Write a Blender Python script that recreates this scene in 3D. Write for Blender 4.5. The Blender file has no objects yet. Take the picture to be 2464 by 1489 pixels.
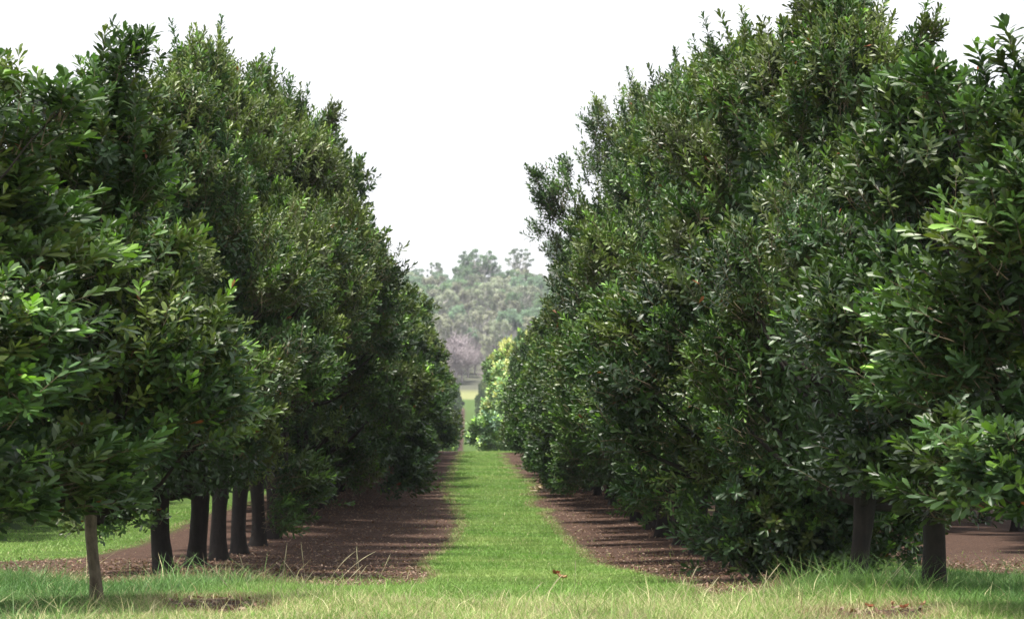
import bpy, math, random
import numpy as np
from mathutils import Vector, Matrix

# ------------------------------------------------------------------ camera, world, sun
SC = bpy.context.scene
FPX = 6740.0            # focal length in pixels of a 2464 px wide frame
VX, VY = 1128.0, 985.0  # where the rows vanish
EYE = 2.65              # eye height over the orchard floor (the camera stands on a bank)
cam_d = bpy.data.cameras.new("camera")
cam = bpy.data.objects.new("camera", cam_d)
SC.collection.objects.link(cam)
SC.camera = cam
cam_d.sensor_width = 36.0
cam_d.lens = 36.0 * FPX / 2464.0
cam_d.clip_start = 0.5
cam_d.clip_end = 6000
cam.location = (0, 0, EYE)
cam.rotation_euler = (math.radians(90) + math.atan((VY - 744.5) / FPX), 0, -math.atan((1232 - VX) / FPX))
cam_d.dof.use_dof = True
cam_d.dof.focus_distance = 29.0
cam_d.dof.aperture_fstop = 6.3

world = bpy.data.worlds.new("World")
SC.world = world
world.use_nodes = True
wn = world.node_tree
wn.nodes.clear()
SUN_EL, SUN_AZ = math.radians(75), math.radians(-100)     # azimuth from +Y (the view), minus = left
sky = wn.nodes.new("ShaderNodeTexSky")
sky.sky_type = 'NISHITA'
sky.sun_disc = False
sky.sun_elevation = SUN_EL
sky.sun_rotation = SUN_AZ
bg = wn.nodes.new("ShaderNodeBackground")
bg.inputs['Strength'].default_value = 0.042
mx = wn.nodes.new("ShaderNodeMix")
mx.data_type = 'RGBA'
mx.inputs['Factor'].default_value = 0.88              # thin bright overcast over the blue
wn.links.new(sky.outputs[0], mx.inputs['A'])
mx.inputs['B'].default_value = (13.5, 13.6, 14.0, 1)
wo = wn.nodes.new("ShaderNodeOutputWorld")
wn.links.new(mx.outputs['Result'], bg.inputs[0])
wn.links.new(bg.outputs[0], wo.inputs[0])

sun_d = bpy.data.lights.new("sun", 'SUN')
sun_d.energy = 3.2
sun_d.angle = math.radians(9)
sun_d.color = (1.0, 0.95, 0.86)
sun = bpy.data.objects.new("sun", sun_d)
SC.collection.objects.link(sun)
sdir = Vector((math.sin(SUN_AZ) * math.cos(SUN_EL), math.cos(SUN_AZ) * math.cos(SUN_EL), math.sin(SUN_EL)))
sun.rotation_euler = sdir.to_track_quat('Z', 'Y').to_euler()
sun.location = (-20, 20, 40)

SC.view_settings.view_transform = 'Standard'
SC.view_settings.look = 'None'
SC.view_settings.exposure = 1.3
SC.view_settings.gamma = 1.0
SC.cycles.max_bounces = 5
SC.cycles.diffuse_bounces = 1
SC.cycles.glossy_bounces = 2
SC.cycles.transmission_bounces = 2
SC.cycles.volume_bounces = 0
SC.cycles.caustics_reflective = False
SC.cycles.caustics_refractive = False

# ------------------------------------------------------------------ helpers
COL = SC.collection

def tag(o, label=None, cat=None, group=None, kind=None):
    if label: o['label'] = label
    if cat: o['category'] = cat
    if group: o['group'] = group
    if kind: o['kind'] = kind
    return o

def empty(name, loc, rz=0.0):
    o = bpy.data.objects.new(name, None)
    o.empty_display_size = 0.3
    o.location = loc
    o.rotation_euler = (0, 0, rz)
    COL.objects.link(o)
    return o

def np_mesh(name, verts, quads=None, tris=None, mats=(), col=None, qmat=None, tmat=None, smooth=False):
    """verts (n,3); quads (m,4); tris (k,3); col (n,3)"""
    me = bpy.data.meshes.new(name)
    verts = np.asarray(verts, np.float32)
    me.vertices.add(len(verts))
    me.vertices.foreach_set('co', verts.ravel())
    parts, tot, mi = [], [], []
    if quads is not None and len(quads):
        q = np.asarray(quads, np.int32)
        parts.append(q.ravel()); tot.append(np.full(len(q), 4, np.int32))
        mi.append(np.zeros(len(q), np.int32) if qmat is None else np.asarray(qmat, np.int32))
    if tris is not None and len(tris):
        t = np.asarray(tris, np.int32)
        parts.append(t.ravel()); tot.append(np.full(len(t), 3, np.int32))
        mi.append(np.zeros(len(t), np.int32) if tmat is None else np.asarray(tmat, np.int32))
    loops = np.concatenate(parts); tot = np.concatenate(tot); mi = np.concatenate(mi)
    me.loops.add(len(loops))
    me.loops.foreach_set('vertex_index', loops)
    me.polygons.add(len(tot))
    start = np.concatenate([[0], np.cumsum(tot)[:-1]]).astype(np.int32)
    me.polygons.foreach_set('loop_start', start)
    me.polygons.foreach_set('loop_total', tot)
    me.polygons.foreach_set('material_index', mi)
    if smooth:
        me.polygons.foreach_set('use_smooth', np.ones(len(tot), bool))
    if col is not None:
        a = me.attributes.new('tint', 'FLOAT_COLOR', 'POINT')
        c4 = np.ones((len(verts), 4), np.float32)
        c4[:, :3] = col
        a.data.foreach_set('color', c4.ravel())
    for m in mats:
        me.materials.append(m)
    me.update(calc_edges=True)
    return me

def link_mesh(name, me, parent=None):
    o = bpy.data.objects.new(name, me)
    COL.objects.link(o)
    if parent: o.parent = parent
    return o

def unit(a):
    return a / np.maximum(np.linalg.norm(a, axis=-1, keepdims=True), 1e-9)

class Tubes:
    def __init__(s): s.v, s.q, s.n = [], [], 0
    def add(s, pts, rad, sides=7):
        pts = np.asarray(pts, float); rad = np.asarray(rad, float)
        n = len(pts)
        d = unit(np.gradient(pts, axis=0))
        up = np.array([0.31, 0.87, 0.12])
        u = unit(np.cross(d, up)); w = np.cross(d, u)
        a = np.linspace(0, 2 * np.pi, sides, endpoint=False)
        ring = pts[:, None] + rad[:, None, None] * (np.cos(a)[None, :, None] * u[:, None] + np.sin(a)[None, :, None] * w[:, None])
        s.v.append(ring.reshape(-1, 3))
        i = np.arange(n - 1)[:, None] * sides; j = np.arange(sides)[None]
        k = (j + 1) % sides
        q = np.stack([i + j, i + k, i + sides + k, i + sides + j], -1).reshape(-1, 4) + s.n
        s.q.append(q); s.n += n * sides
    def mesh(s, name, mats, smooth=True):
        return np_mesh(name, np.concatenate(s.v), quads=np.concatenate(s.q), mats=mats, smooth=smooth)

def wave_noise(seed, freq, octaves=4):
    r = np.random.RandomState(seed)
    terms = []
    for o in range(octaves):
        for _ in range(5):
            a = r.uniform(0, 2 * np.pi); f = freq * 2 ** o * r.uniform(.7, 1.4)
            terms.append((f * np.cos(a), f * np.sin(a), r.uniform(0, 6.28), .6 ** o))
    tot = sum(t[3] for t in terms) ** .5 / 1.4
    def fn(x, y):
        v = 0
        for a, b, p, w in terms: v = v + w * np.sin(a * x + b * y + p)
        return v / tot / 2
    return fn

# ------------------------------------------------------------------ materials
def mat(name):
    m = bpy.data.materials.new(name); m.use_nodes = True
    nt = m.node_tree
    return m, nt, nt.nodes['Principled BSDF'], nt.nodes['Material Output']

def N(nt, t, **kw):
    n = nt.nodes.new(t)
    for k, v in kw.items(): setattr(n, k, v)
    return n

def leaf_material(name, mul=(1, 1, 1), rough=0.41, spec=0.44, trans=0.12, rnd=0.35):
    m, nt, p, out = mat(name)
    at = N(nt, 'ShaderNodeAttribute', attribute_name='tint')
    oi = N(nt, 'ShaderNodeObjectInfo')
    mr = N(nt, 'ShaderNodeMapRange')
    mr.inputs['To Min'].default_value = 1 - rnd / 2; mr.inputs['To Max'].default_value = 1 + rnd / 2
    nt.links.new(oi.outputs['Random'], mr.inputs['Value'])
    mu = N(nt, 'ShaderNodeVectorMath', operation='MULTIPLY'); mu.inputs[1].default_value = mul
    nt.links.new(at.outputs['Color'], mu.inputs[0])
    sc = N(nt, 'ShaderNodeVectorMath', operation='SCALE')
    nt.links.new(mu.outputs[0], sc.inputs[0]); nt.links.new(mr.outputs[0], sc.inputs['Scale'])
    # paler, duller underside
    geo = N(nt, 'ShaderNodeNewGeometry')
    bk = N(nt, 'ShaderNodeMix', data_type='RGBA')
    nt.links.new(geo.outputs['Backfacing'], bk.inputs['Factor'])
    nt.links.new(sc.outputs[0], bk.inputs['A'])
    pale = N(nt, 'ShaderNodeVectorMath', operation='MULTIPLY_ADD')
    pale.inputs[1].default_value = (1.15, 1.1, 1.2); pale.inputs[2].default_value = (.006, .008, .004)
    nt.links.new(sc.outputs[0], pale.inputs[0]); nt.links.new(pale.outputs[0], bk.inputs['B'])
    nt.links.new(bk.outputs['Result'], p.inputs['Base Color'])
    rr = N(nt, 'ShaderNodeMapRange'); rr.inputs['To Min'].default_value = rough; rr.inputs['To Max'].default_value = rough + .25
    nt.links.new(geo.outputs['Backfacing'], rr.inputs['Value']); nt.links.new(rr.outputs[0], p.inputs['Roughness'])
    p.inputs['Specular IOR Level'].default_value = spec
    tr = N(nt, 'ShaderNodeBsdfTranslucent')
    tc = N(nt, 'ShaderNodeVectorMath', operation='MULTIPLY'); tc.inputs[1].default_value = (1.6, 1.9, .6)
    nt.links.new(sc.outputs[0], tc.inputs[0]); nt.links.new(tc.outputs[0], tr.inputs[0])
    ms = N(nt, 'ShaderNodeMixShader'); ms.inputs[0].default_value = trans
    nt.links.new(p.outputs[0], ms.inputs[1]); nt.links.new(tr.outputs[0], ms.inputs[2])
    nt.links.new(ms.outputs[0], out.inputs['Surface'])
    return m

def bark_material(name, c1, c2, scale=9.0):
    m, nt, p, out = mat(name)
    tc = N(nt, 'ShaderNodeTexCoord')
    mp = N(nt, 'ShaderNodeMapping'); mp.inputs['Scale'].default_value = (scale, scale, scale * .35)
    nt.links.new(tc.outputs['Object'], mp.inputs[0])
    ns = N(nt, 'ShaderNodeTexNoise'); ns.inputs['Scale'].default_value = 1.6; ns.inputs['Detail'].default_value = 8
    ns.inputs['Roughness'].default_value = .7
    nt.links.new(mp.outputs[0], ns.inputs['Vector'])
    cr = N(nt, 'ShaderNodeValToRGB')
    cr.color_ramp.elements[0].position = .35; cr.color_ramp.elements[0].color = (*c1, 1)
    cr.color_ramp.elements[1].position = .68; cr.color_ramp.elements[1].color = (*c2, 1)
    nt.links.new(ns.outputs[0], cr.inputs[0]); nt.links.new(cr.outputs[0], p.inputs['Base Color'])
    p.inputs['Roughness'].default_value = .9
    bp = N(nt, 'ShaderNodeBump'); bp.inputs['Strength'].default_value = .6; bp.inputs['Distance'].default_value = .02
    nt.links.new(ns.outputs[0], bp.inputs['Height']); nt.links.new(bp.outputs[0], p.inputs['Normal'])
    return m

M_LEAF = leaf_material('leaf_glossy')
M_LEAF_FAR = leaf_material('leaf_painted_sunlit', mul=(5.4, 4.1, 7.5), rough=.5, spec=.4, trans=.08, rnd=.15)  # sunshine on the trees past the crest, put into the leaf colour
M_GUM = leaf_material('gum_leaf', rough=.6, spec=.3, trans=.15, rnd=.5)
M_TWIG = bark_material('twig_bark', (.10, .075, .045), (.22, .17, .11), 30)
M_BARK = bark_material('dark_bark', (.008, .006, .005), (.028, .020, .016))
M_BARK_PALE = bark_material('pale_bark', (.07, .055, .036), (.20, .165, .115))
M_GUMBARK = bark_material('gum_bark', (.4, .38, .35), (.75, .72, .68), 1.5)

# ------------------------------------------------------------------ terrain
HD = np.array([0, 19.5, 24, 28.6, 32, 37, 41, 45, 50, 55, 80, 120, 150, 162, 168, 174, 182, 200, 250, 320, 380, 450, 520, 600, 700, 740, 800, 1000, 1100, 1300, 3000])
HH = np.array([1.44, 1.46, 1.6, 1.82, 2.0, 2.2, 2.36, 2.48, 2.58, 2.65, 2.68, 2.70, 2.58, 2.46, 2.46, 2.62, 3.0, 3.9, 6.2, 7.6, 7.6, 6.68, 4.9, 2.9, -.05, -4.2, -11., -38., -42., -42., -40.])
def hprof(d):
    # smoothed piecewise profile of ground depth below the eye
    d = np.asarray(d, float)
    w = np.clip(d * .03, .6, 12)
    return (np.interp(d - w, HD, HH) + 2 * np.interp(d, HD, HH) + np.interp(d + w, HD, HH)) / 4
gn = wave_noise(5, .35, 3)
def ground(x, d):
    x = np.asarray(x, float); d = np.asarray(d, float)
    z = EYE - hprof(d) + .035 * gn(x, d) * np.clip(1.3 - d / 200, 0, 1)
    # the bare-soil rows are slightly ridged under the trees
    z = z + .06 * np.exp(-((np.abs(x) - 4) / 1.3) ** 2) * np.clip((d - 30) / 10, 0, 1)
    return z
dd = np.linspace(17, 168, 6000)
ratio = hprof(dd) / dd
ratio = np.minimum.accumulate(ratio)
def W(px, py):
    """ground point (x, distance) lying under a place measured in the 2464 px photograph"""
    r = (py - VY) / FPX
    d = float(np.interp(-r, -ratio, dd))
    return ((px - VX) * d / FPX, d)

def poly(pix): return np.array([W(*p) for p in pix])
def inside(P, x, y):
    c = np.zeros(x.shape, bool)
    j = len(P) - 1
    for i in range(len(P)):
        xi, yi = P[i]; xj, yj = P[j]
        with np.errstate(divide='ignore', invalid='ignore'):
            hit = ((yi > y) != (yj > y)) & (x < (xj - xi) * (y - yi) / (yj - yi) + xi)
        c ^= hit
        j = i
    return c

# bare soil under the left row and under the right row (grass everywhere else)
SOIL_L = np.array([(-.55, 168.)] + [W(*p) for p in [(1060, 1165), (1072, 1200), (1098, 1262), (1060, 1318), (1005, 1350), (1035, 1382), (985, 1406), (860, 1418), (740, 1411)]]
                  + [(-2.4, 30.5), (-3.5, 30.), (-4.6, 30.5), (-5.2, 33)] + [W(230, 1392), W(20, 1366), W(-120, 1352), W(30, 1350), W(230, 1336), W(360, 1309)] + [(-6.3, 62), (-6.5, 168)])
SOIL_R = np.array([W(*p) for p in [(1210, 1090), (1246, 1140), (1292, 1163), (1302, 1212), (1372, 1272), (1405, 1312), (1450, 1345), (1560, 1381), (1640, 1401), (1725, 1438), (1860, 1432), (1960, 1408)]]
                  + [(5.3, 31), (5.7, 36), (5.9, 44), (6.5, 50), (6.5, 168)])
SOIL_R2 = np.array([(6.6, 168), (6.6, 58), (7.2, 49)] + [W(2270, 1368), W(2464, 1386), W(2700, 1392)] + [(14, 60), (14, 168)])
PATCH1 = np.array([W(*p) for p in [(380, 1440), (520, 1428), (650, 1440), (670, 1466), (560, 1482), (440, 1466)]])
PATCH2 = np.array([W(*p) for p in [(1960, 1489), (2050, 1470), (2230, 1462), (2260, 1480), (2200, 1500), (1960, 1500)]])
mn1, mn2 = wave_noise(11, 1.3, 4), wave_noise(12, 1.3, 4)
def soil_mask(x, d):
    x = np.asarray(x, float); d = np.asarray(d, float)
    s = np.clip(d / 45, .4, 1.6)
    jx = x + .17 * s * mn1(x, d / s) + .07 * mn2(x * 3, d * 2); jd = d + .5 * s * mn2(x, d)
    m = inside(SOIL_L, jx, jd) | inside(SOIL_R, jx, jd) | inside(SOIL_R2, jx, jd)
    m |= inside(PATCH1, jx, d + .15 * mn2(x, d)) | inside(PATCH2, jx, d + .15 * mn2(x, d))
    # beyond the crest: rows carry on the same way
    far = (d >= 168) & (d < 700)
    lane = np.mod(x + 4 + .15 * mn1(x, d * .3), 8)
    m |= far & ~((lane > 3.1) & (lane < 6.2))
    m |= (d > 60) & (d < 168) & (np.abs(x) > 6.3) & ~((np.mod(x + 4, 8) > 3.0) & (np.mod(x + 4, 8) < 6.2)) & (np.abs(x) > 14)
    return m

def grid_terrain():
    ys = np.concatenate([np.arange(-30, 15, 3.), np.arange(15, 40, .12), np.arange(40, 80, .3), np.arange(80, 200, 1.), np.arange(200, 800, 6.), np.arange(800, 3000, 60.)])
    xs_in = np.arange(-13, 15, .12)
    out = 15 * 1.12 ** np.arange(0, 48)
    xs = np.concatenate([-(out[::-1]) + 2, xs_in, out])
    X, Y = np.meshgrid(xs, ys)
    Z = ground(X, Y)
    Z = Z + np.where(Y > 820, 6 * np.sin(X / 60 + Y / 90) + 1.5 * np.sin(X / 17), 0) * np.clip((Y - 820) / 200, 0, 1)
    S = soil_mask(X, Y).astype(float)
    # soften the border a little
    k = np.array([1, 2, 1]) / 4
    S = np.apply_along_axis(lambda v: np.convolve(v, k, 'same'), 0, S)
    S = np.apply_along_axis(lambda v: np.convolve(v, k, 'same'), 1, S)
    dry = np.clip((24.5 - Y + 1.2 * mn1(X * .7, Y * .7)) / 3, 0, 1) * (Y > 5)
    dry = np.maximum(dry, np.clip((Y - 722) / 6, 0, 1))
    wood = np.clip((Y - 742) / 10, 0, 1)
    n, mcol = X.shape
    idx = np.arange(n * mcol).reshape(n, mcol)
    q = np.stack([idx[:-1, :-1], idx[:-1, 1:], idx[1:, 1:], idx[1:, :-1]], -1).reshape(-1, 4)
    col = np.stack([S, dry, wood], -1).reshape(-1, 3)
    return np.stack([X, Y, Z], -1).reshape(-1, 3), q, col

def ground_material():
    m, nt, p, out = mat('orchard_floor')
    at = N(nt, 'ShaderNodeAttribute', attribute_name='tint')
    sp = N(nt, 'ShaderNodeSeparateColor'); nt.links.new(at.outputs['Color'], sp.inputs[0])
    tc = N(nt, 'ShaderNodeTexCoord')
    def noise(s, det=6, r=.65):
        n = N(nt, 'ShaderNodeTexNoise'); n.inputs['Scale'].default_value = s; n.inputs['Detail'].default_value = det
        n.inputs['Roughness'].default_value = r
        nt.links.new(tc.outputs['Object'], n.inputs['Vector']); return n
    def ramp(src, stops):
        c = N(nt, 'ShaderNodeValToRGB')
        while len(c.color_ramp.elements) < len(stops): c.color_ramp.elements.new(.5)
        for e, (a, b) in zip(c.color_ramp.elements, stops): e.position = a; e.color = (*b, 1)
        nt.links.new(src, c.inputs[0]); return c
    n1, n2, n3 = noise(.9), noise(22, 8, .8), noise(6, 6, .7)
    soil = ramp(n2.outputs[0], [(.3, (.028, .017, .013)), (.5, (.078, .048, .037)), (.68, (.21, .145, .115))])
    soil2 = ramp(n3.outputs[0], [(.35, (.62, .58, .56)), (.65, (1.15, 1.1, 1.05))])
    ms = N(nt, 'ShaderNodeMix', data_type='RGBA', blend_type='MULTIPLY'); ms.inputs['Factor'].default_value = 1
    nt.links.new(soil.outputs[0], ms.inputs['A']); nt.links.new(soil2.outputs[0], ms.inputs['B'])
    grass = ramp(n3.outputs[0], [(.3, (.045, .085, .018)), (.7, (.09, .15, .03))])
    dry = ramp(n2.outputs[0], [(.3, (.12, .15, .05)), (.7, (.34, .34, .16))])
    mg = N(nt, 'ShaderNodeMix', data_type='RGBA')
    nt.links.new(sp.outputs[1], mg.inputs['Factor']); nt.links.new(grass.outputs[0], mg.inputs['A']); nt.links.new(dry.outputs[0], mg.inputs['B'])
    mm = N(nt, 'ShaderNodeMix', data_type='RGBA')
    nt.links.new(sp.outputs[0], mm.inputs['Factor']); nt.links.new(mg.outputs['Result'], mm.inputs['A']); nt.links.new(ms.outputs['Result'], mm.inputs['B'])
    mw = N(nt, 'ShaderNodeMix', data_type='RGBA'); mw.inputs['B'].default_value = (.10, .105, .075, 1)
    nt.links.new(sp.outputs[2], mw.inputs['Factor']); nt.links.new(mm.outputs['Result'], mw.inputs['A'])
    nt.links.new(mw.outputs['Result'], p.inputs['Base Color'])
    p.inputs['Roughness'].default_value = .95
    p.inputs['Specular IOR Level'].default_value = .15
    bp = N(nt, 'ShaderNodeBump'); bp.inputs['Strength'].default_value = .7; bp.inputs['Distance'].default_value = .04
    nt.links.new(n2.outputs[0], bp.inputs['Height']); nt.links.new(bp.outputs[0], p.inputs['Normal'])
    return m

gv, gq, gc = grid_terrain()
g = link_mesh('ground', np_mesh('ground', gv, quads=gq, mats=[ground_material()], col=gc, smooth=True))
tag(g, kind='structure')

# ------------------------------------------------------------------ leaves
def leaves(pos, dirv, nrm, L, Wd, rs, simple=False):
    """pos,dirv,nrm (n,3); L,Wd (n,) -> verts (n*k,3), quads"""
    n = len(pos)
    dirv = unit(dirv)
    side = unit(np.cross(dirv, nrm)); nr = np.cross(side, dirv)
    curl = rs.uniform(-.28, .22, n)
    def P(t, s, z): return pos + dirv * (L * t)[:, None] + side * (Wd * s)[:, None] + nr * (z * L)[:, None]
    o = np.ones(n)
    if simple:
        V = np.stack([P(0 * o, 0 * o, 0 * o), P(.6 * o, .5 * o, curl * .3 + .04), P(o, 0 * o, curl), P(.6 * o, -.5 * o, curl * .3 + .04)], 1)
        q = np.arange(n)[:, None] * 4 + np.array([[0, 1, 2, 3]])
        return V.reshape(-1, 3), q
    wv = rs.uniform(-.05, .05, (4, n)); fold = .035
    V = np.stack([P(0 * o, 0 * o, 0 * o),
                  P(.38 * o, -.33 * o, curl * .14 + fold + wv[0]), P(.38 * o, 0 * o, curl * .14), P(.38 * o, .33 * o, curl * .14 + fold + wv[1]),
                  P(.78 * o, -.5 * o, curl * .6 + fold + wv[2]), P(.8 * o, 0 * o, curl * .6), P(.78 * o, .5 * o, curl * .6 + fold + wv[3]),
                  P(o, 0 * o, curl)], 1)
    b = np.arange(n)[:, None] * 8
    q = np.concatenate([b + [[0, 3, 2, 1]], b + [[1, 2, 5, 4]], b + [[2, 3, 6, 5]], b + [[4, 5, 6, 7]]])
    return V.reshape(-1, 3), q

def rand_unit(rs, n):
    return unit(rs.normal(size=(n, 3)))

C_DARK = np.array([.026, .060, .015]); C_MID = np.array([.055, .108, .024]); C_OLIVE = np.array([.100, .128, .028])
C_NEW = np.array([.105, .20, .030]); C_RED = np.array([.22, .07, .025]); C_BLUE = np.array([.028, .062, .030])

def crown_mesh(name, seed, H=7.5, R=2.05, z0=1.12, nclump=118, nshoot=22, nleaf=17, leafL=.112, simple=False, topsprig=24,
               skirt=None, inner=9000, olive=.4, wscale=1.0, hollow=None, plumes=6, extra=None):
    rs = np.random.RandomState(seed)
    # --- envelope
    ph = rs.uniform(0, 6.28, 8); am = rs.uniform(.04, .09, 8)
    def prof(t):
        return np.interp(t, [0, .08, .25, .5, .7, .85, .95, 1], [.72, .9, 1.0, .86, .62, .38, .22, .10])
    def rad(th, t):
        w = sum(am[k] * np.sin((k % 4 + 1) * th + ph[k] + (k + 2) * 1.7 * t * 2) for k in range(8))
        return R * prof(t) * (1 + w)
    # lobes on the envelope, then clumps over each lobe: bulges with dark gaps between them
    nl_ = max(8, int(nclump / 5.0))
    tt = rs.uniform(0, 1, nl_ * 3); keep = rs.uniform(0, 1, len(tt)) < (prof(tt) * .8 + .2); tt = tt[keep][:nl_]
    th = (np.arange(len(tt)) * 2.399 + rs.normal(size=len(tt)) * .35) % (2 * np.pi)
    zb = z0 + .2 * np.sin(th * 2 + ph[0]) + .12 * np.sin(th * 3 + ph[1])
    zz = zb + .15 + tt * (H - zb - .15)
    lr = np.minimum(rs.uniform(.42, .78, len(tt)), .25 + .5 * rad(th, tt)) * min(1, .45 + .3 * R)
    rr = np.maximum(rad(th, tt) * rs.uniform(.86, 1.14, len(tt)) - lr * .55, 0)
    LC = np.stack([rr * np.cos(th), rr * np.sin(th), zz], -1)
    per = 7
    o_ = rand_unit(rs, len(LC) * per); lid = np.repeat(np.arange(len(LC)), per)
    outd = unit(LC[lid] * [1, 1, 0] + [0, 0, .35]) 
    flip = (o_ * outd).sum(1) < -.25
    o_[flip] *= -1
    C = LC[lid] + o_ * (lr[lid] * rs.uniform(.55, 1.0, len(lid)))[:, None]
    C = C[C[:, 2] > z0 - .25]
    lobe_t = rs.uniform(0, 1, len(LC))
    if skirt is not None:                      # extra low hanging clumps: (angle, spread, reach, zmin, zmax, count)
        a0, sp, reach, za, zc, cnt = skirt
        a = rs.normal(a0, sp, cnt); r2 = reach * rs.uniform(.35, 1, cnt) ** .6
        z2 = za + (zc - za) * rs.uniform(0, 1, cnt)
        C = np.concatenate([C, np.stack([r2 * np.cos(a), r2 * np.sin(a), z2], -1)])
    if hollow is not None:                     # (x, y, z, radius): a cavity that keeps no clumps
        C = C[np.linalg.norm(C - np.array(hollow[:3]), axis=1) > hollow[3]]
    nb = len(C)
    crad = rs.uniform(.20, .40, nb)
    if plumes:                                 # upright side leaders: stacked small clumps
        for i in range(plumes):
            a = rs.uniform(0, 6.28); t_ = rs.uniform(.45, .93); r_ = float(rad(a, t_)) * rs.uniform(.7, 1.0)
            ln_ = rs.uniform(.3, .95); zb_ = z0 + t_ * (H - z0); k_ = int(ln_ / .2) + 1
            da = rs.normal(size=2) * .12
            pc = np.array([[r_ * np.cos(a) + da[0] * j_, r_ * np.sin(a) + da[1] * j_, zb_ + .22 * j_] for j_ in range(k_)])
            C = np.concatenate([C, pc]); crad = np.concatenate([crad, np.linspace(.30, .12, k_)])
    if extra is not None:
        ex = np.array(extra, float)
        C = np.concatenate([C, ex[:, :3]]); crad = np.concatenate([crad, ex[:, 3]])
    n = len(C)
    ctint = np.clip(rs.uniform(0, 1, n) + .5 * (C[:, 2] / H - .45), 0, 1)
    # --- shoots
    cid = np.repeat(np.arange(n), nshoot)
    ns = len(cid)
    outw = C[cid] * np.array([1, 1, 0]); outw = unit(outw)
    off = rand_unit(rs, ns) * (rs.uniform(0, 1, ns) ** .45 * crad[cid] * 1.15)[:, None]
    base = C[cid] + off
    up = np.array([0, 0, 1.0])
    tz = np.clip((base[:, 2] - z0) / (H - z0), 0, 1)[:, None]
    ax = unit(outw * (1.0 - .55 * tz) + up * (.45 + .75 * tz) + off * .9 + rs.normal(size=(ns, 3)) * .38)
    sl = rs.uniform(.2, .42, ns)
    # --- upright leaders breaking the top outline
    if topsprig:
        a = rs.uniform(0, 6.28, topsprig * 3); rr2 = R * rs.uniform(.05, .62, topsprig * 3)
        t_at = 1 - (rr2 / R) * .45
        zt = z0 + t_at * (H - z0)
        bx = np.stack([rr2 * np.cos(a), rr2 * np.sin(a), zt - .25], -1)
        adir = unit(np.array([0, 0, 1.0]) + rs.normal(size=(len(bx), 3)) * .13 + .14 * unit(bx * [1, 1, 0]))
        sp_b, sp_a, sp_l, sp_t = [], [], [], []
        for i in range(len(bx)):
            ln = rs.uniform(.3, 1.0) ** 1.6 * 1.5
            k = int(ln / .16)
            for j in range(k):
                sp_b.append(bx[i] + adir[i] * (j * .17)); sp_a.append(adir[i]); sp_l.append(.22)
                sp_t.append(rs.uniform())
                if j < k * .6:      # side shoots low on the leader
                    for _ in range(2):
                        sp_b.append(bx[i] + adir[i] * (j * .17)); sp_a.append(unit(adir[i] + rs.normal(size=3) * .6)); sp_l.append(.26); sp_t.append(sp_t[-1])
        base = np.concatenate([base, np.array(sp_b)]); ax = np.concatenate([ax, np.array(sp_a)]); sl = np.concatenate([sl, np.array(sp_l)])
        cid = np.concatenate([cid, np.zeros(len(sp_b), int)])
        stint = np.concatenate([ctint[cid[:ns]] , np.array(sp_t)])
    else:
        stint = ctint[cid]
    ns = len(base)
    # --- leaves on shoots
    u = unit(np.cross(ax, rs.normal(size=(ns, 3)))); w = np.cross(ax, u)
    k = np.arange(nleaf)
    t = (k + .5) / nleaf
    phi = k * 2.4 + 0.0
    phs = phi[None] + rs.uniform(0, 6.28, ns)[:, None] + rs.normal(size=(ns, nleaf)) * .25
    alpha = np.radians(78 - 55 * t ** 1.4)[None] + rs.normal(size=(ns, nleaf)) * .16
    radial = np.cos(phs)[..., None] * u[:, None] + np.sin(phs)[..., None] * w[:, None]
    ld = ax[:, None] * np.cos(alpha)[..., None] + radial * np.sin(alpha)[..., None] + np.array([0, 0, .12])
    ln = ax[:, None] * np.sin(alpha)[..., None] - radial * np.cos(alpha)[..., None] + rs.normal(size=(ns, nleaf, 3)) * .28
    lp = base[:, None] + ax[:, None] * (sl[:, None] * t[None])[..., None]
    LL = leafL * rs.uniform(.7, 1.25, (ns, nleaf)) * (1.05 - .5 * np.clip(t - .75, 0, 1) / .25 * .6)[None]
    LW = LL * rs.uniform(.26, .37, (ns, nleaf)) * wscale
    # colours
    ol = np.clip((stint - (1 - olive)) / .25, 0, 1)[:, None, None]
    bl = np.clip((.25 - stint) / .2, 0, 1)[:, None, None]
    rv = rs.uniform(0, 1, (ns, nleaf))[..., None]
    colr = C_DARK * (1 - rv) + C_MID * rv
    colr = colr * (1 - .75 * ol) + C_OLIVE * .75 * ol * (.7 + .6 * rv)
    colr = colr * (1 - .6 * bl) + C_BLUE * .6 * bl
    newsh = (rs.uniform(0, 1, ns) < .10)[:, None, None] & (t > .35)[None, :, None]
    colr = np.where(newsh, C_NEW * (.7 + .5 * rv), colr)
    tipb = (t > .8)[None, :, None] & (rs.uniform(0, 1, ns) < .35)[:, None, None]
    colr = np.where(tipb, colr * 1.7, colr)
    cb = rs.uniform(.62, 1.4, n)[cid] * rs.uniform(.8, 1.2, ns)      # random per clump: light and shade of leaf clusters put into the colour
    colr = colr * cb[:, None, None]
    red = rs.uniform(0, 1, (ns, nleaf))[..., None] < .0012
    colr = np.where(red, C_RED, colr)
    colr = colr * rs.uniform(.8, 1.25, (ns, nleaf))[..., None]
    pos = lp.reshape(-1, 3); ld = ld.reshape(-1, 3); ln = ln.reshape(-1, 3); LL = LL.ravel(); LW = LW.ravel(); colr = colr.reshape(-1, 3)
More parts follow.
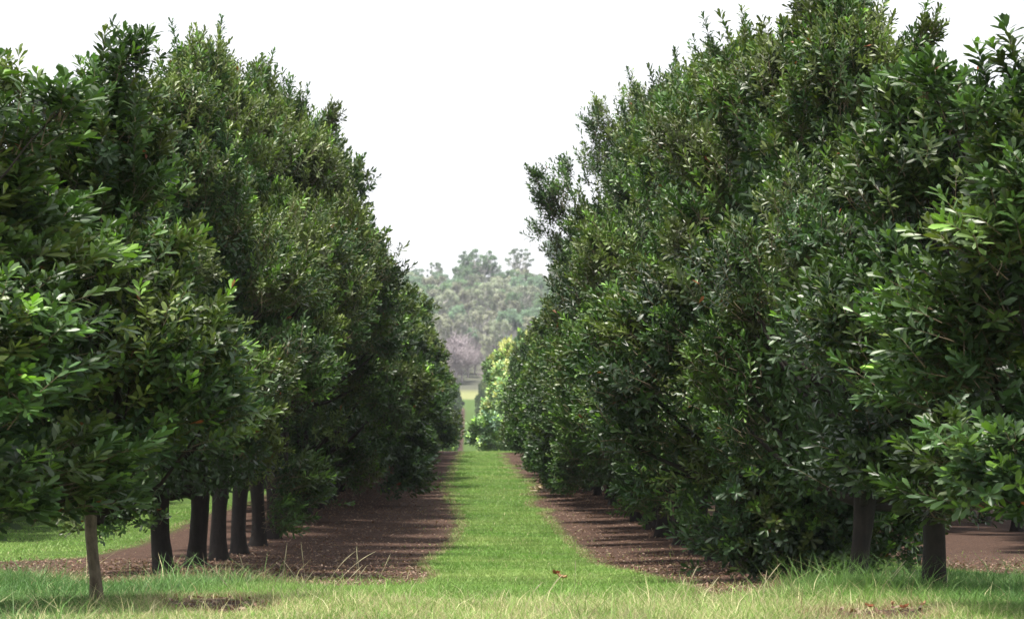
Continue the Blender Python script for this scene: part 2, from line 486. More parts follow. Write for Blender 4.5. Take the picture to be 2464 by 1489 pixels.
    if inner:
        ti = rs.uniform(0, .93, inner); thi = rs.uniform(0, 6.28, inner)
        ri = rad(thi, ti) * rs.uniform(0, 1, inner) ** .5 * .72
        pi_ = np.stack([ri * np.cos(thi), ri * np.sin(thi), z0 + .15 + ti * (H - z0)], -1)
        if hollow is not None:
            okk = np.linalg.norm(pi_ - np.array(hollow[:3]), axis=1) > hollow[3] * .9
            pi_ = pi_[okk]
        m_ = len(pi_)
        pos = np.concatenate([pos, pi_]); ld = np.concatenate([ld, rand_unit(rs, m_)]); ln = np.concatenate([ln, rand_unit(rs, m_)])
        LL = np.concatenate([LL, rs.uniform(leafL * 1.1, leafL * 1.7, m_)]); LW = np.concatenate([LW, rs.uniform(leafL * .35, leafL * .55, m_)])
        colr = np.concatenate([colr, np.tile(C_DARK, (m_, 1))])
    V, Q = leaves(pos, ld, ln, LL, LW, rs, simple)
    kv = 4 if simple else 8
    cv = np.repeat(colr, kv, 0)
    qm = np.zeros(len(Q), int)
    if not simple:                             # shoot stems
        a0 = base - ax * .12; a1 = base + ax * sl[:, None]
        r0 = .006
        ring = [a0 + u * r0, a0 - u * r0 * .5 + w * r0 * .87, a0 - u * r0 * .5 - w * r0 * .87, a1]
        SV = np.stack(ring, 1).reshape(-1, 3)
        b = np.arange(ns)[:, None] * 4 + len(V)
        T = np.concatenate([b + [[0, 1, 3]], b + [[1, 2, 3]], b + [[2, 0, 3]]])
        V = np.concatenate([V, SV]); cv = np.concatenate([cv, np.tile([.2, .15, .1], (len(SV), 1))])
        return np_mesh(name, V, quads=Q, tris=T, mats=[M_LEAF, M_TWIG], col=cv, qmat=qm, tmat=np.ones(len(T), int)), C
    return np_mesh(name, V, quads=Q, mats=[M_LEAF], col=cv), C

def trunk_mesh(name, seed, mat_, r=.13, h=1.25, lean=(0, 0)):
    rs = np.random.RandomState(seed); T = Tubes()
    z = np.array([-.15, 0, .06, .16, .35, .6, .85, 1.05, h, h + .12, h + .2])
    rad = r * np.array([1.5, 1.42, 1.25, 1.1, 1.0, .95, .97, 1.04, 1.12, .9, .3])
    px = lean[0] * z + (.03 + .04 * (r < .065)) * np.sin(z * 2.7 + seed); py = lean[1] * z + .03 * np.cos(z * 2.4 + seed)
    T.add(np.stack([px, py, z], -1), rad, 14)
    me = T.mesh(name, [mat_])
    # knobbly surface
    co = np.empty(len(me.vertices) * 3, np.float32); me.vertices.foreach_get('co', co); co = co.reshape(-1, 3)
    a = np.arctan2(co[:, 1], co[:, 0])
    k = 1 + .07 * np.sin(a * 3 + seed + co[:, 2] * 2) + .04 * np.sin(a * 5 + co[:, 2] * 9)
    co[:, 0] = px.mean() + (co[:, 0] - px.mean()) * k; co[:, 1] = py.mean() + (co[:, 1] - py.mean()) * k
    me.vertices.foreach_set('co', co.ravel()); me.update()
    return me

def branch_mesh(name, seed, mat_, C, H, r=.13, h=1.2, lean=(0, 0), count=26):
    rs = np.random.RandomState(seed + 77); T = Tubes()
    top = np.array([lean[0] * h, lean[1] * h, h])
    # leader
    zz = np.linspace(h - .15, H * .93, 9)
    lx = top[0] + np.cumsum(rs.normal(size=9) * .05); ly = top[1] + np.cumsum(rs.normal(size=9) * .05)
    lead = np.stack([lx, ly, zz], -1)
    T.add(lead, r * np.linspace(1.0, .1, 9), 8)
    for i in rs.choice(len(C), min(count, len(C)), replace=False):
        tgt = C[i]
        f = np.clip((tgt[2] - h) / (H - h) - .22, 0, .8)
        j = f * 8; s = lead[int(j)] * (1 - j % 1) + lead[min(int(j) + 1, 8)] * (j % 1)
        s = s if f > 0 else top + np.array([0, 0, -.08])
        t = np.linspace(0, 1, 7)[:, None]
        mid = np.array([0, 0, -.25 * abs(tgt[2] - s[2]) - .1])
        pts = s * (1 - t) + tgt * t + np.sin(t * np.pi) * mid * .6 + rs.normal(size=(7, 3)) * .03 * np.sin(t * np.pi)
        T.add(pts, r * (.5 * (1 - f)) * np.linspace(1, .12, 7) + .006, 6)
    return T.mesh(name, [mat_])

# near, middle and far kinds
near_defs = [dict(seed=1), dict(seed=2, olive=.5, H=7.2), dict(seed=3, olive=.6, R=1.95), dict(seed=4, olive=.3), dict(seed=5, olive=.45, R=2.15)]
NEAR = []
def make_kind(tag_, d, bark=None, tr=.122, lean=(0, 0), bbark=None, th=1.25):
    H = d.get('H', 7.5)
    cm, C = crown_mesh('crown_' + tag_, **d)
    tm = trunk_mesh('trunk_' + tag_, d['seed'], bark or M_BARK, tr, th, lean)
    bm_ = branch_mesh('branches_' + tag_, d['seed'], bbark or bark or M_BARK, C, H, tr, th - .05, lean)
    return dict(crown=cm, trunk=tm, branches=bm_, H=H)
for i, d in enumerate(near_defs): NEAR.append(make_kind('near_%d' % i, d, tr=.135 + .012 * (i % 3), lean=((i - 2) * .045, .03)))
SLIM = make_kind('slim', dict(seed=21, plumes=4, H=5.8, R=1.0, z0=.98, leafL=.13, nclump=95, nshoot=15, topsprig=6, inner=1100), M_BARK_PALE, .060, (.04, 0), th=1.15, bbark=M_BARK)
LOW = make_kind('low', dict(seed=31, H=6.8, R=1.95, z0=1.05, olive=.5, topsprig=14, skirt=(-1.6, .7, 1.35, .34, 2.3, 70)), tr=.14)
BIG = make_kind('big_leaf', dict(seed=41, plumes=4, H=5.4, R=.9, z0=.85, leafL=.135, nclump=85, nshoot=14, topsprig=6, olive=.35, inner=1000), M_BARK_PALE, .055, (0, 0), bbark=M_BARK)
jx = []
rj = np.random.RandomState(7)
for (x_, z_, r_, k_) in [(-2.3, 7.55, .3, 4), (-2.0, 7.4, .22, 3), (-1.95, 6.95, .25, 3), (-1.45, 7.75, .3, 4), (-1.2, 7.3, .3, 4), (-.95, 8.9, .28, 5), (-.8, 8.4, .35, 5), (-.5, 7.8, .4, 6), (-.1, 9.5, .25, 4), (0, 8.9, .35, 5),
                         (-.4, 8.6, .3, 4), (-.9, 6.6, .4, 5), (-1.5, 6.3, .25, 3), (-2.15, 8.0, .16, 2), (-1.7, 8.15, .15, 2), (-.95, 9.35, .15, 2), (.5, 8.8, .4, 4)]:
    for _ in range((k_ + 1) // 2):
        jx.append((x_ + rj.normal() * .2, rj.normal() * .3, z_ + rj.normal() * .2, r_ * rj.uniform(.8, 1.2)))
JUT = make_kind('jutting', dict(seed=47, H=8.3, R=1.6, z0=.9, extra=jx, nclump=100, nshoot=20, olive=.3))
YOUNG = make_kind('young', dict(seed=45, plumes=4, H=5.0, R=.9, z0=1.0, leafL=.12, nclump=66, nshoot=15, topsprig=6, olive=.15, inner=1000), tr=.104, th=1.3, lean=(-.09, 0))
HIGH = [make_kind('high_%d' % i, dict(seed=55 + i, olive=.5, R=2.1, z0=2.75, nclump=95, topsprig=12), tr=.14, th=2.5, lean=(.03 - .06 * i, .02)) for i in range(2)]
MID = [make_kind('mid_%d' % i, dict(seed=61 + i, olive=.35, R=2.15, z0=.9, simple=True, nclump=150, plumes=10, nshoot=15, nleaf=13, leafL=.17, wscale=1.25, inner=3000)) for i in range(3)]
FAR = [make_kind('far_%d' % i, dict(seed=71 + i, olive=.3, R=2.3, H=7.2, z0=.6, simple=True, nclump=110, plumes=3, nshoot=9, nleaf=8, leafL=.27, wscale=1.5, inner=1500, topsprig=3)) for i in range(2)]
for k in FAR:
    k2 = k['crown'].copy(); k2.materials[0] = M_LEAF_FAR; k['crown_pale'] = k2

def place(kind, x, d, height, rz, label, group=None, wide=1.0, pale=False, drop=0., name='macadamia_tree', z=None):
    s = height / kind['H']
    e = empty(name, (x, d, float(ground(x, d)) if z is None else z), rz)
    tag(e, label, 'tree', group)
    w = wide
    for part in ('trunk', 'branches', 'crown'):
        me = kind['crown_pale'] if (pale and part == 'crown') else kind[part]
        o = link_mesh(part, me, e)
        o.scale = (w, w, s)
        if part == 'crown': o.location.z = -drop
    return e

random.seed(4)
R_GROUP = 'orchard trees of the right row'
L_GROUP = 'orchard trees of the left row'
# (distance, lateral, height, width, kind, rz, label)
right = [
 (20.4, 4.22, 3.85, 1.0, BIG, 0.4, 'large leaved tree cut by the right edge of the photo, pale thin trunk there'),
 (24.2, 4.02, 4.1, 1.0, YOUNG, 1.0, 'nearest right tree with a thick black trunk standing in long grass'),
 (28.6, 3.98, 5.7, .74, NEAR[0], 2.2, 'right row tree whose dark trunk shows just left of the thick black trunk'),
 (32.6, 3.98, 6.4, 1.0, LOW, 0.0, 'tall right row tree with leafy skirt hanging down to the ground'),
 (37.3, 4.0, 6.7, .95, NEAR[1], 4.1, 'olive green right row tree just behind the low skirted one'),
 (40.8, 4.0, 7.1, .92, NEAR[2], 5.2, 'sixth tree of the right row, trunk in deep shade beside red soil'),
 (44.8, 4.0, 7.5, .95, NEAR[4], .3, 'seventh tree of the right row, crown reaching over the red soil'),
 (48.8, 4.0, 7.8, .95, NEAR[0], 1.9, 'eighth tree of the right row, counting from the right edge'),
 (53.0, 4.0, 8.3, .98, NEAR[3], 3.3, 'ninth tree of the right row, with upright shoots against the sky'),
 (57.2, 4.0, 8.5, 1.0, NEAR[2], 4.4, 'tenth tree of the right row, rising toward the tallest one'),
 (61.2, 4.0, 8.5, 1.0, NEAR[1], 5.9, 'eleventh tree of the right row, just nearer than the jutting branch'),
 (65.4, 3.9, 8.3, 1.0, JUT, 0.0, 'distant right row tree, open branches jutting out left against the sky'),
]
left = [
 (21.0, -4.0, 3.75, 1.2, BIG, 3.0, 'large leaved dark tree cut by the left edge of the photo, trunk out of view'),
 (23.0, -3.08, 4.1, .85, SLIM, 1.0, 'slender pale trunked tree standing in grass at the front of the left row'),
 (37.0, -4.0, 6.1, .88, NEAR[4], 2.0, 'left row tree with the thickest reddish black trunk, right behind the slender one'),
 (41.5, -4.0, 7.2, .86, NEAR[2], 3.9, 'left row tree, second dark trunk right of the slender pale one'),
 (45.2, -4.0, 7.6, .95, HIGH[0], 1., 'left row tree, third dark trunk right of the slender pale one'),
 (49.2, -4.0, 7.9, .95, HIGH[1], 2.3, 'left row tree, fourth dark trunk right of the slender pale one'),
 (53.2, -4.0, 8.2, .97, HIGH[0], 4., 'fifth dark trunked left row tree, just past the black hollow under the foliage'),
 (57.2, -4.0, 8.3, 1.0, HIGH[1], 5.1, 'sixth dark trunked left row tree, trunk barely seen in deep shade'),
 (61.0, -4.0, 8.5, 1.0, HIGH[0], 2.7, 'tallest looking tree on the sloping shoulder of the left row'),
 (65.2, -4.0, 8.4, 1.0, NEAR[4], 4.6, 'left row tree on the shoulder, just beyond the tallest looking one'),
]
for row, grp in ((right, R_GROUP), (left, L_GROUP)):
    for d, x, h, w, k, rz, lab in row:
        place(k, x, d, h, rz, lab, grp, w, )
for sgn, grp, nm in ((1, R_GROUP, 'right'), (-1, L_GROUP, 'left')):
    d = 69.4
    i = 0
    while d < 166:
        h = (7.6 if sgn < 0 else 6.7) + random.uniform(-.5, .5) + (0.8 if (d < 78 and sgn < 0) else 0)
        place(MID[random.randrange(3)], sgn * 4 + random.uniform(-.15, .15) + (.15 if sgn > 0 and d > 115 else 0), d, h, random.uniform(0, 6.28),
              ('dark green tree merging into the receding %s wall of foliage' % nm) if d < 110 else ('small looking dark tree near the far crest of the %s row' % nm),
              grp, random.uniform(.95, 1.05) * (1.12 if sgn < 0 else (.86 if d < 115 else .76)), drop=.2)
        d += 4.1; i += 1
    d = 176.
    while d < 690:
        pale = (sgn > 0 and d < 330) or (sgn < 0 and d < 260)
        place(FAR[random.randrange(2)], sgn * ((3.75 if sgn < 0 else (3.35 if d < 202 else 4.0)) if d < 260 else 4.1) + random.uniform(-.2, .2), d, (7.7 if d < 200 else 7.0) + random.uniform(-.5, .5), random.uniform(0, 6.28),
              ('tree painted pale sunlit yellow green in the %s row just beyond the crest' % nm) if pale else ('tiny looking green tree of the %s row in the distant valley' % nm),
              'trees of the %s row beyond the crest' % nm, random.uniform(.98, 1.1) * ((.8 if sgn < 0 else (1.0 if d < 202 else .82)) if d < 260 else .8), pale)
        d += 5.2 if d < 300 else 7.5
    # the neighbouring rows, seen only under and between the near crowns
    d = 52. if sgn > 0 else 58.
    while d < 165:
        place(MID[random.randrange(3)], sgn * 12 + random.uniform(-.15, .15), d, 7.6 + random.uniform(-.5, .5), random.uniform(0, 6.28),
              'dark tree of the neighbouring row glimpsed behind the %s row' % nm, 'trees of the neighbouring row on the %s' % nm, 1.0)
        d += 4.6 if d < 100 else 6

# ------------------------------------------------------------------ grass
def grass_material():
    m, nt, p, out = mat('grass_blade')
    at = N(nt, 'ShaderNodeAttribute', attribute_name='tint')
    nt.links.new(at.outputs['Color'], p.inputs['Base Color'])
    p.inputs['Roughness'].default_value = .55; p.inputs['Specular IOR Level'].default_value = .3
    tr = N(nt, 'ShaderNodeBsdfTranslucent'); nt.links.new(at.outputs['Color'], tr.inputs[0])
    ms = N(nt, 'ShaderNodeMixShader'); ms.inputs[0].default_value = .35
    nt.links.new(p.outputs[0], ms.inputs[1]); nt.links.new(tr.outputs[0], ms.inputs[2])
    nt.links.new(ms.outputs[0], out.inputs['Surface'])
    return m
M_GRASS = grass_material()
rs = np.random.RandomState(99)
tn, tn2, tn3 = wave_noise(31, 1.6, 3), wave_noise(32, .8, 4), wave_noise(33, 3.0, 3)
G_LUSH = np.array([.16, .31, .055]); G_BLUE = np.array([.085, .19, .055]); G_STRAW = np.array([.56, .52, .28]); G_YEL = np.array([.31, .42, .12]); G_BROWN = np.array([.26, .18, .10])
def scatter(d0, d1, dens, x0=None, x1=None):
    n = int(dens * (d1 - d0) * (((x1 - x0)) if x0 is not None else (d1 + d0) / 2 * .3656 + 2.2))
    d = rs.uniform(d0, d1, n)
    if x0 is None:
        lo, hi = -VX / FPX * d - 1.1, (2464 - VX) / FPX * d + 1.1
        x = lo + (hi - lo) * rs.uniform(0, 1, n)
    else:
        x = rs.uniform(x0, x1, n)
    return x, d
def blades(x, d, h, w, col, lean=.35):
    n = len(x)
    z = ground(x, d)
    a = rs.uniform(0, 6.28, n); b = rs.uniform(0, 6.28, n)
    side = np.stack([np.cos(a), np.sin(a) * .5, 0 * a], -1)
    ln = np.stack([np.cos(b), np.sin(b), 0 * b], -1) * (rs.uniform(.1, 1, n) * lean * h * 2)[:, None]
    p = np.stack([x, d, z - .01], -1)
    up = np.stack([0 * x, 0 * x, h], -1)
    m_ = p + up * .6 + ln * .35
    t_ = p + up + ln
    s = side * (w / 2)[:, None]
    V = np.stack([p - s, p + s, m_ + s * .8, m_ - s * .8, t_], 1).reshape(-1, 3)
    i = np.arange(n)[:, None] * 5
    return V, i + [[0, 1, 2, 3]], i + [[3, 2, 4]], np.repeat(col, 5, 0)

def mixc(a, b, f): return a * (1 - f[:, None]) + b * f[:, None]
GV, GQ, GT, GC = [], [], [], []; goff = 0
def push(r):
    global goff
    V, q, t, c = r
    GV.append(V); GQ.append(q + goff); GT.append(t + goff); GC.append(c); goff += len(V)
def clumpf(x, d):   # long tufts by the first trees on either side
    c = np.exp(-((x + 3.0) / 1.3) ** 2 - ((d - 30.5) / 2.0) ** 2) + .6 * np.exp(-((x - 3.3) / 1.1) ** 2 - ((d - 25.2) / 2.2) ** 2) \
        + .8 * np.exp(-((x + 5.0) / 1.2) ** 2 - ((d - 31.) / 2.5) ** 2) + .6 * np.exp(-((x - 5.6) / 1.0) ** 2 - ((d - 27) / 3.) ** 2)
    return np.clip(c, 0, 1)
for (d0, d1, dens, wd, x0, x1) in [(17.5, 22, 3200, .0055, None, None), (22, 27, 2800, .0062, None, None), (27, 36, 1300, .008, None, None), (36, 52, 900, .010, -1.4, 4.4),
                           (36, 52, 500, .012, 5.4, 12), (52, 80, 560, .013, -1.3, 2.6), (80, 166, 240, .022, -1.0, 2.5), (44, 80, 260, .018, -13, -6.0)]:
    x, d = scatter(d0, d1, dens, x0, x1)
    keep = (~soil_mask(x, d)) | (rs.uniform(0, 1, len(x)) < .02)
    x, d = x[keep], d[keep]
    cl = clumpf(x, d)
    patch = tn(x, d)
    near = np.clip((27.5 - d) / 4, 0, 1)
    h = (.035 + .03 * near + .17 * cl) * (1 + .55 * patch) * rs.uniform(.5, 1.35, len(x)) * np.where(rs.uniform(0, 1, len(x)) < .03, 2.4, 1)
    h = np.clip(h, .02, .4)
    col = mixc(np.tile(G_LUSH, (len(x), 1)), G_YEL, np.clip(.35 + .6 * tn2(x, d) + rs.normal(size=len(x)) * .15, 0, 1))
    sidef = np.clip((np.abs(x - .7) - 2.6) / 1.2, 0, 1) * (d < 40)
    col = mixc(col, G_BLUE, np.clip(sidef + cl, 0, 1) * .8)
    dryf = np.clip((25.2 - d) / 3.0 + .5 * tn2(x * 1.5, d), 0, 1) * np.clip(1 - (np.abs(x - .3) - 2.6) / 1.2, .12, 1)
    isdry = rs.uniform(0, 1, len(x)) < (.03 + .43 * dryf)
    col[isdry] = G_STRAW * rs.uniform(.7, 1.15, (isdry.sum(), 1))
    # brown dead fringe where grass meets the sprayed soil
    eps = .16 * np.clip(d / 45, .5, 2)
    edge = soil_mask(x + eps, d) | soil_mask(x - eps, d) | soil_mask(x, d + .5) | soil_mask(x, d - .5)
    e2 = edge & (rs.uniform(0, 1, len(x)) < .6)
    col[e2] = np.where(rs.uniform(0, 1, (e2.sum(), 1)) < .5, G_BROWN, G_STRAW * .8)
    col *= (rs.uniform(.6, 1.4, (len(x), 1)) if d1 <= 36 else rs.uniform(.95, 1.3, (len(x), 1))) * (1 + .2 * tn3(x, d))[:, None]
    push(blades(x, d, h, np.full(len(x), wd) * rs.uniform(.6, 1.3, len(x)), np.clip(col, .01, .8), .75))
gm = np_mesh('grass', np.concatenate(GV), quads=np.concatenate(GQ), tris=np.concatenate(GT), mats=[M_GRASS], col=np.concatenate(GC))
tag(link_mesh('grass', gm), 'short green and straw coloured grass of the mown lane and foreground', 'grass', kind='stuff')
print('grass blades', goff // 5)

# leaf litter and clods on the bare soil
M_LITTER = leaf_material('litter', rough=.7, spec=.2, trans=.1, rnd=0)
lx, ld_ = scatter(19, 48, 70); lx2, ld2 = scatter(48, 110, 30, -4.5, 6.)
lx = np.concatenate([lx, lx2]); ld_ = np.concatenate([ld_, ld2])
k = soil_mask(lx, ld_); lx, ld_ = lx[k], ld_[k]
n = len(lx)
base_c = np.array([[.28, .18, .13], [.16, .09, .065], [.34, .25, .19], [.12, .06, .045]])[rs.randint(0, 4, n)]
ori = rand_unit(rs, n) * [1, 1, .35]; nrm = unit(np.array([0, 0, 1.0]) + rs.normal(size=(n, 3)) * .5)
V, Q = leaves(np.stack([lx, ld_, ground(lx, ld_) + .012], -1), ori, nrm, rs.uniform(.025, .08, n), rs.uniform(.012, .03, n), rs, False)
tag(link_mesh('leaf_litter', np_mesh('leaf_litter', V, quads=Q, mats=[M_LITTER], col=np.repeat(base_c, 8, 0))),
    'dry brown fallen leaves scattered over the bare red soil', 'leaf litter', kind='stuff')

# ------------------------------------------------------------------ seed stalks, dead leaves, mulch heap
M_STRAW, nt_, p_, _ = mat('dry_straw'); p_.inputs['Base Color'].default_value = (.46, .40, .26, 1); p_.inputs['Roughness'].default_value = .7
def stalk_tuft(px, py, specs, label, cat='dry grass'):
    x, d = W(px, py)
    e = empty('dry_grass_tuft', (x, d, float(ground(x, d))))
    tag(e, label, cat, 'tufts of dry seeding grass')
    for (ox, hgt, lx_, bend) in specs:
        T = Tubes()
        t = np.linspace(0, 1, 10)
        X = ox + lx_ * t + bend * t ** 3; Z = hgt * (t - .25 * abs(bend) * 2 * t ** 4)
        Y = .06 * np.sin(ox * 20) * t
        T.add(np.stack([X, Y, Z], -1), np.linspace(.0022, .0012, 10), 5)
        T.add(np.stack([X[-4:], Y[-4:], Z[-4:]], -1), np.array([.0014, .0036, .003, .001]), 6)
        link_mesh('stalk', T.mesh('stalk', [M_STRAW]), e)
stalk_tuft(650, 1448, [(-.12, .42, -.12, 0), (-.02, .30, .1, .05), (.08, .5, .06, 0), (.16, .28, .2, 0), (-.2, .22, -.2, 0)], 'dry grass tuft at the left, on the brown bare patch')
stalk_tuft(770, 1440, [(-.1, .5, -.05, 0), (0, .44, .2, .1), (.06, .3, .3, 0), (-.05, .35, -.25, 0)], 'dry grass tuft between the brown patch and the tall bent stalk')
stalk_tuft(860, 1425, [(-.25, .40, .30, .12), (0, .44, 0, 0), (.05, .42, -.06, 0), (.15, .36, .16, 0), (-.1, .26, .2, 0)], 'dry grass tuft with one tall stalk bent over')
stalk_tuft(1382, 1430, [(0, .33, .01, 0)], 'single upright dry stalk in the green lane')
stalk_tuft(1290, 1470, [(0, .3, .16, .05), (-.1, .24, .1, .05)], 'low leaning dry stalks in the pale foreground grass')
stalk_tuft(2120, 1440, [(-.1, .34, .3, 0), (0, .3, .14, .05), (.1, .26, .2, 0)], 'dry grass stalks leaning over the long green grass on the right')
stalk_tuft(1800, 1460, [(0, .36, .22, .03), (.1, .3, .05, 0)], 'dry grass stalks beside the right row soil')
stalk_tuft(1640, 1455, [(0, .34, .1, .03), (.1, .24, .2, 0)], 'dry grass stalks at the right border of the mown lane')

M_DEAD, nt_, p_, _ = mat('dead_leaf_brown'); p_.inputs['Base Color'].default_value = (.33, .12, .05, 1); p_.inputs['Roughness'].default_value = .6
M_DEAD2, nt_, p_, _ = mat('dead_leaf_tan'); p_.inputs['Base Color'].default_value = (.5, .30, .16, 1); p_.inputs['Roughness'].default_value = .6
def dead_leaf(px, py, size, rz, tilt, m, label, group=None):
    me = bpy.data.meshes.new('fallen_leaf')
    nx, ny = 9, 5
    vs, fs = [], []
    for i in range(nx):
        t = i / (nx - 1)
        wd = .42 * math.sin(math.pi * min(1, t * .92 + .05)) ** .7 * (1 + .15 * math.sin(i * 2.3))
        for j in range(ny):
            s = (j / (ny - 1) - .5) * 2
            vs.append(((t - .5) * size, s * wd * size * .5, size * (.22 * s * s + .18 * (t - .5) ** 2 * 4 + .04 * math.sin(i * 1.7 + j))))
    for i in range(nx - 1):
        for j in range(ny - 1):
            a = i * ny + j; fs.append((a, a + 1, a + ny + 1, a + ny))
    me.from_pydata(vs, [], fs); me.materials.append(m)
    x, d = W(px, py)
    o = link_mesh('fallen_leaf', me); o.location = (x, d, float(ground(x, d)) + .06); o.rotation_euler = (tilt, .2, rz)
    tag(o, label, 'leaf', group)
    sol = o.modifiers.new('thickness', 'SOLIDIFY'); sol.thickness = .002
dead_leaf(1335, 1392, .15, .9, .5, M_DEAD, 'curled brown fallen leaf lying on the green lane, the left one of the pair')
dead_leaf(1352, 1400, .13, -.4, .2, M_DEAD2, 'tan fallen leaf lying on the green lane, right of the brown curled one')
for i, (px, py, lab) in enumerate([(2090, 1481, 'small red brown leaf on the bare patch at the lower right, leftmost of four'), (2145, 1475, 'orange brown leaf on the bare patch at the lower right, upper middle'),
                                   (2175, 1484, 'red brown leaf on the bare patch at the lower right, near the bottom edge'), (2222, 1477, 'tan leaf on the bare patch at the lower right, rightmost of four')]):
    dead_leaf(px, py, .07, i * 1.3, .4, (M_DEAD, M_DEAD2)[i % 2], lab, 'fallen leaves on the bare patch')

def heap():
    x, d = W(1338, 1182)
    r = np.random.RandomState(8); n = 900
    a = r.uniform(0, 6.28, n); q = r.uniform(0, 1, n) ** .5
    X = x + q * np.cos(a) * .75; Y = d + q * np.sin(a) * 1.4; Z = ground(X, Y) + .30 * (1 - q ** 1.5) * r.uniform(.3, 1, n)
    V, Q = leaves(np.stack([X, Y, Z], -1), rand_unit(r, n) * [1, 1, .4], unit(np.array([0, 0, 1.]) + r.normal(size=(n, 3)) * .5), r.uniform(.15, .35, n), r.uniform(.05, .1, n), r, True)
    c = np.array([.52, .42, .32]) * r.uniform(.7, 1.2, (n, 1))
    return np_mesh('clippings', V, quads=Q, mats=[M_LITTER], col=np.repeat(c, 4, 0))
tag(link_mesh('clippings_heap', heap()), 'small pale heap of dry clippings on the soil at the edge of the lane', 'heap')

# ------------------------------------------------------------------ eucalypt hill behind
def gum_kind(seed, H=20., Wd=8., clumps=26, sparse=False, tone=(.10, .135, .075)):
    rs_ = np.random.RandomState(seed)
    T = Tubes(); hb = H * .35
    zz = np.linspace(-1, H * .8, 9)
    lx = np.cumsum(rs_.normal(size=9) * .25); ly = np.cumsum(rs_.normal(size=9) * .25)
    lead = np.stack([lx, ly, zz], -1)
    T.add(lead, np.linspace(.45, .14, 9), 7)
    tr = T.mesh('gum_trunk', [M_GUMBARK])
    B = Tubes(); C = []
    for i in range(clumps):
        t = rs_.uniform(.3, 1); a = rs_.uniform(0, 6.28)
        r_ = Wd / 2 * (1 - abs(t - .7) * .9) * rs_.uniform(.2, 1) ** .6
        c = np.array([r_ * np.cos(a), r_ * np.sin(a), H * (.5 + .5 * t) if not sparse else H * (.5 + .5 * t)])
        c[2] = min(c[2], H)
        C.append(c)
        s = lead[int(rs_.uniform(3, 8.9))]
        tt = np.linspace(0, 1, 5)[:, None]
        B.add(s * (1 - tt) + c * tt + np.sin(tt * np.pi) * [0, 0, -.7], np.linspace(.2, .05, 5), 5)
    br = B.mesh('gum_branches', [M_GUMBARK])
    C = np.array(C); nl = 130 if sparse else 160
    cid = np.repeat(np.arange(clumps), nl); n = len(cid)
    cr = rs_.uniform(.55, 1.25, clumps) * (0.85 if sparse else 1)
    p = C[cid] + rand_unit(rs_, n) * (rs_.uniform(0, 1, n) ** .5 * cr[cid])[:, None] * [1, 1, .75]
    V, Q = leaves(p, rand_unit(rs_, n) + [0, 0, -.4], rand_unit(rs_, n), rs_.uniform(.25, .5, n), rs_.uniform(.12, .24, n), rs_, True)
    col = np.array(tone) * rs_.uniform(.6, 1.4, (clumps, 1))[cid] * rs_.uniform(.7, 1.3, (n, 1))
    cm = np_mesh('gum_crown', V, quads=Q, mats=[M_GUM], col=np.repeat(col, 4, 0))
    return dict(crown=cm, trunk=tr, branches=br, H=H)
def bare_kind(seed, H=11.):
    rs_ = np.random.RandomState(seed); T = Tubes(); B = Tubes()
    T.add(np.array([[0, 0, -1], [.1, 0, H * .2], [.2, .1, H * .4], [.1, .2, H * .7]]), np.array([.22, .17, .12, .04]), 6)
    for i in range(170):
        a = rs_.uniform(0, 6.28); z = H * rs_.uniform(.1, .5); r_ = H * .38 * rs_.uniform(.3, 1)
        e = np.array([r_ * np.cos(a), r_ * np.sin(a), z + H * rs_.uniform(.2, .5)])
        s = np.array([.1, .1, z]) if i < 25 else e0 * .5 + np.array([0, 0, z * .5])
        if i < 25 or i % 5 == 0: e0 = e
        B.add(np.array([s, (s + e) / 2 + rs_.normal(size=3) * .3, e]), np.array([.07, .05, .02]), 4)
    m_ = M_BARE
    return dict(trunk=T.mesh('bare_trunk', [m_]), branches=B.mesh('bare_branches', [m_]), H=H)
M_BARE = bark_material('bare_twigs', (.30, .25, .27), (.55, .48, .50), 2)
hazed_tones = [(.22, .31, .20), (.34, .37, .30), (.25, .35, .26), (.37, .38, .31)]  # leaves lightened and cooled: part of the distance haze is in these colours
GUMS = [gum_kind(100 + i, 17, 8, 48, tone=hazed_tones[i]) for i in range(4)]
GUM_TALL = gum_kind(120, 22, 14, 95, tone=(.19, .28, .18)); GUM_AIRY = gum_kind(121, 22, 10, 46, True, tone=(.22, .29, .20))  # haze put into these leaf colours as well
BARES = [bare_kind(130), bare_kind(131)]
def hz(x, d):
    z = float(ground(x, d))
    if d > 820: z += (6 * math.sin(x / 60 + d / 90) + 1.5 * math.sin(x / 17)) * min(1, (d - 820) / 200)
    return z
def gum(kind, x, d, h, w, label, group, name='eucalyptus_tree', z=None):
    e = empty(name, (x, d, hz(x, d) if z is None else z), random.uniform(0, 6.28)); tag(e, label, 'tree', group)
    s = h / kind['H']
    for part in ('trunk', 'branches', 'crown'):
        if part in kind:
            o = link_mesh(part, kind[part], e); o.scale = (w * s, w * s, s)
    return e
def sky_gum(kind, px, top, d, h, w, label):
    x = (px - VX) * d / FPX
    gum(kind, x, d, h, w, label, 'tall gums on the skyline')
sky_gum(GUM_TALL, 1148, 612, 1000, 24, 1.0, 'tall broad grey green eucalyptus on the skyline, in the middle of the gap')
sky_gum(GUM_TALL, 1118, 640, 990, 20, .8, 'bushy eucalyptus on the skyline, joined to the left side of the broad one')
sky_gum(GUMS[0], 1192, 655, 1000, 18, .9, 'lower rounded eucalyptus on the skyline, right of the broad one')
sky_gum(GUM_AIRY, 1248, 612, 1010, 23, 1.0, 'airy eucalyptus with bare pale trunk on the skyline, right side of the gap')
sky_gum(GUM_AIRY, 1046, 628, 1010, 21, .75, 'sparse eucalyptus with separate leaf clumps on the skyline, left side of the gap')
sky_gum(GUM_TALL, 1350, 590, 1010, 27, .8, 'eucalyptus top peeping over the right row foliage')
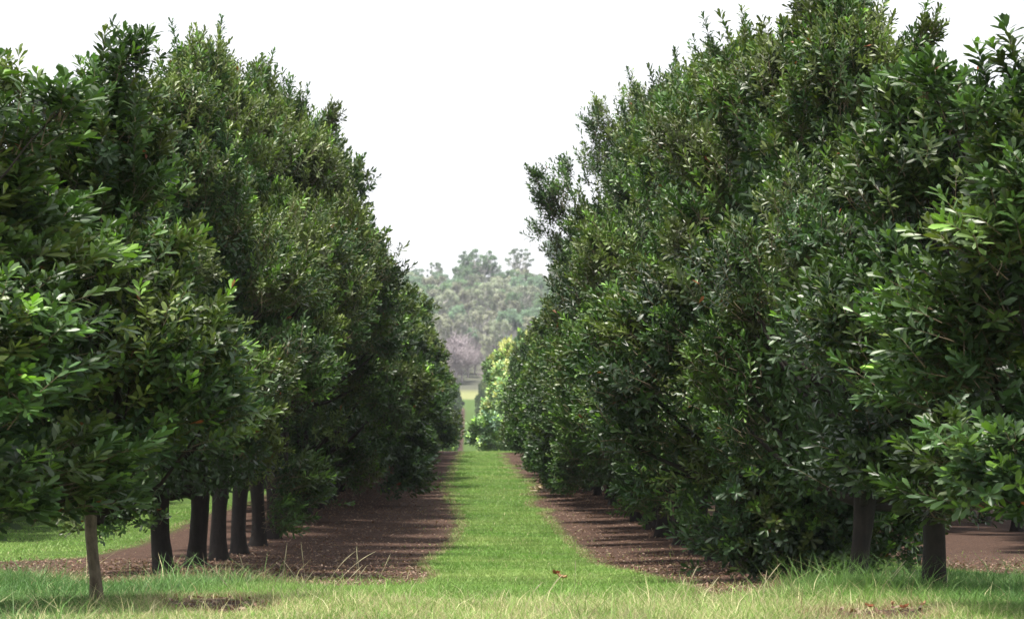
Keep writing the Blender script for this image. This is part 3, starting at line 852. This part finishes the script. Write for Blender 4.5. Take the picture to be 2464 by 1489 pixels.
for i, (px_, d2, h_) in enumerate([(1078, 772, 11), (1096, 764, 13), (1112, 770, 12), (1126, 782, 10), (1142, 790, 9), (1104, 790, 14), (1084, 795, 13)]):
    gum(BARES[i % 2], (px_ - VX) * d2 / FPX, d2, h_, 1.2, 'leafless mauve grey tree at the foot of the wooded hill', 'leafless trees at the hill foot', 'bare_tree')
for i, px_ in enumerate(range(985, 1330, 24)):
    xx = (px_ + random.uniform(-7, 7) - VX) * 1005 / FPX
    gum(GUMS[i % 4], xx, 1005 + random.uniform(-8, 8), random.uniform(10, 15), .9, 'smaller pale eucalyptus on the crest of the hill, between the tall skyline gums', 'smaller gums along the hill crest')
HG = 'eucalyptus trees covering the hillside'
for d in np.arange(745, 990, 14.):
    for x in np.arange(-46, 62, 6.2):
        xx = x + random.uniform(-2.6, 2.6); d2 = d + random.uniform(-6, 6)
        kk = GUMS[random.randrange(4)]
        px = VX + xx * FPX / d2
        if d2 < 800 and 1068 < px < 1150: continue
        if d2 < 850 and 1050 < px < 1200 and random.random() < .4:
            gum(BARES[random.randrange(2)], xx, d2, random.uniform(7, 12), 1.1, 'leafless mauve grey tree at the foot of the wooded hill', 'leafless trees at the hill foot', 'bare_tree')
            continue
        gum(kk, xx, d2, random.uniform(12, 19), random.uniform(.7, .95), 'grey green eucalyptus in the dense wood on the hillside', HG)

# ------------------------------------------------------------------ haze
def haze():
    bx = bpy.data.meshes.new('haze')
    x, y0, y1, z0, z1 = 700, -60, 1300, -8, 90
    v = [(a, b, c) for a in (-x, x) for b in (y0, y1) for c in (z0, z1)]
    bx.from_pydata(v, [], [(0, 1, 3, 2), (4, 6, 7, 5), (0, 4, 5, 1), (2, 3, 7, 6), (0, 2, 6, 4), (1, 5, 7, 3)])
    m = bpy.data.materials.new('haze_air'); m.use_nodes = True
    nt = m.node_tree; nt.nodes.clear()
    v_ = nt.nodes.new('ShaderNodeVolumePrincipled'); v_.inputs['Density'].default_value = .00014
    v_.inputs['Color'].default_value = (.84, .88, 1.0, 1); v_.inputs['Anisotropy'].default_value = .2
    o_ = nt.nodes.new('ShaderNodeOutputMaterial'); nt.links.new(v_.outputs[0], o_.inputs['Volume'])
    bx.materials.append(m)
    tag(link_mesh('haze', bx), 'thin pale blue haze hanging in the air toward the hill', 'haze', kind='stuff')
haze()

for o_ in bpy.data.objects:
    if 'label' in o_ and not 4 <= len(o_['label'].split()) <= 16: print('LABEL', len(o_['label'].split()), o_['label'])
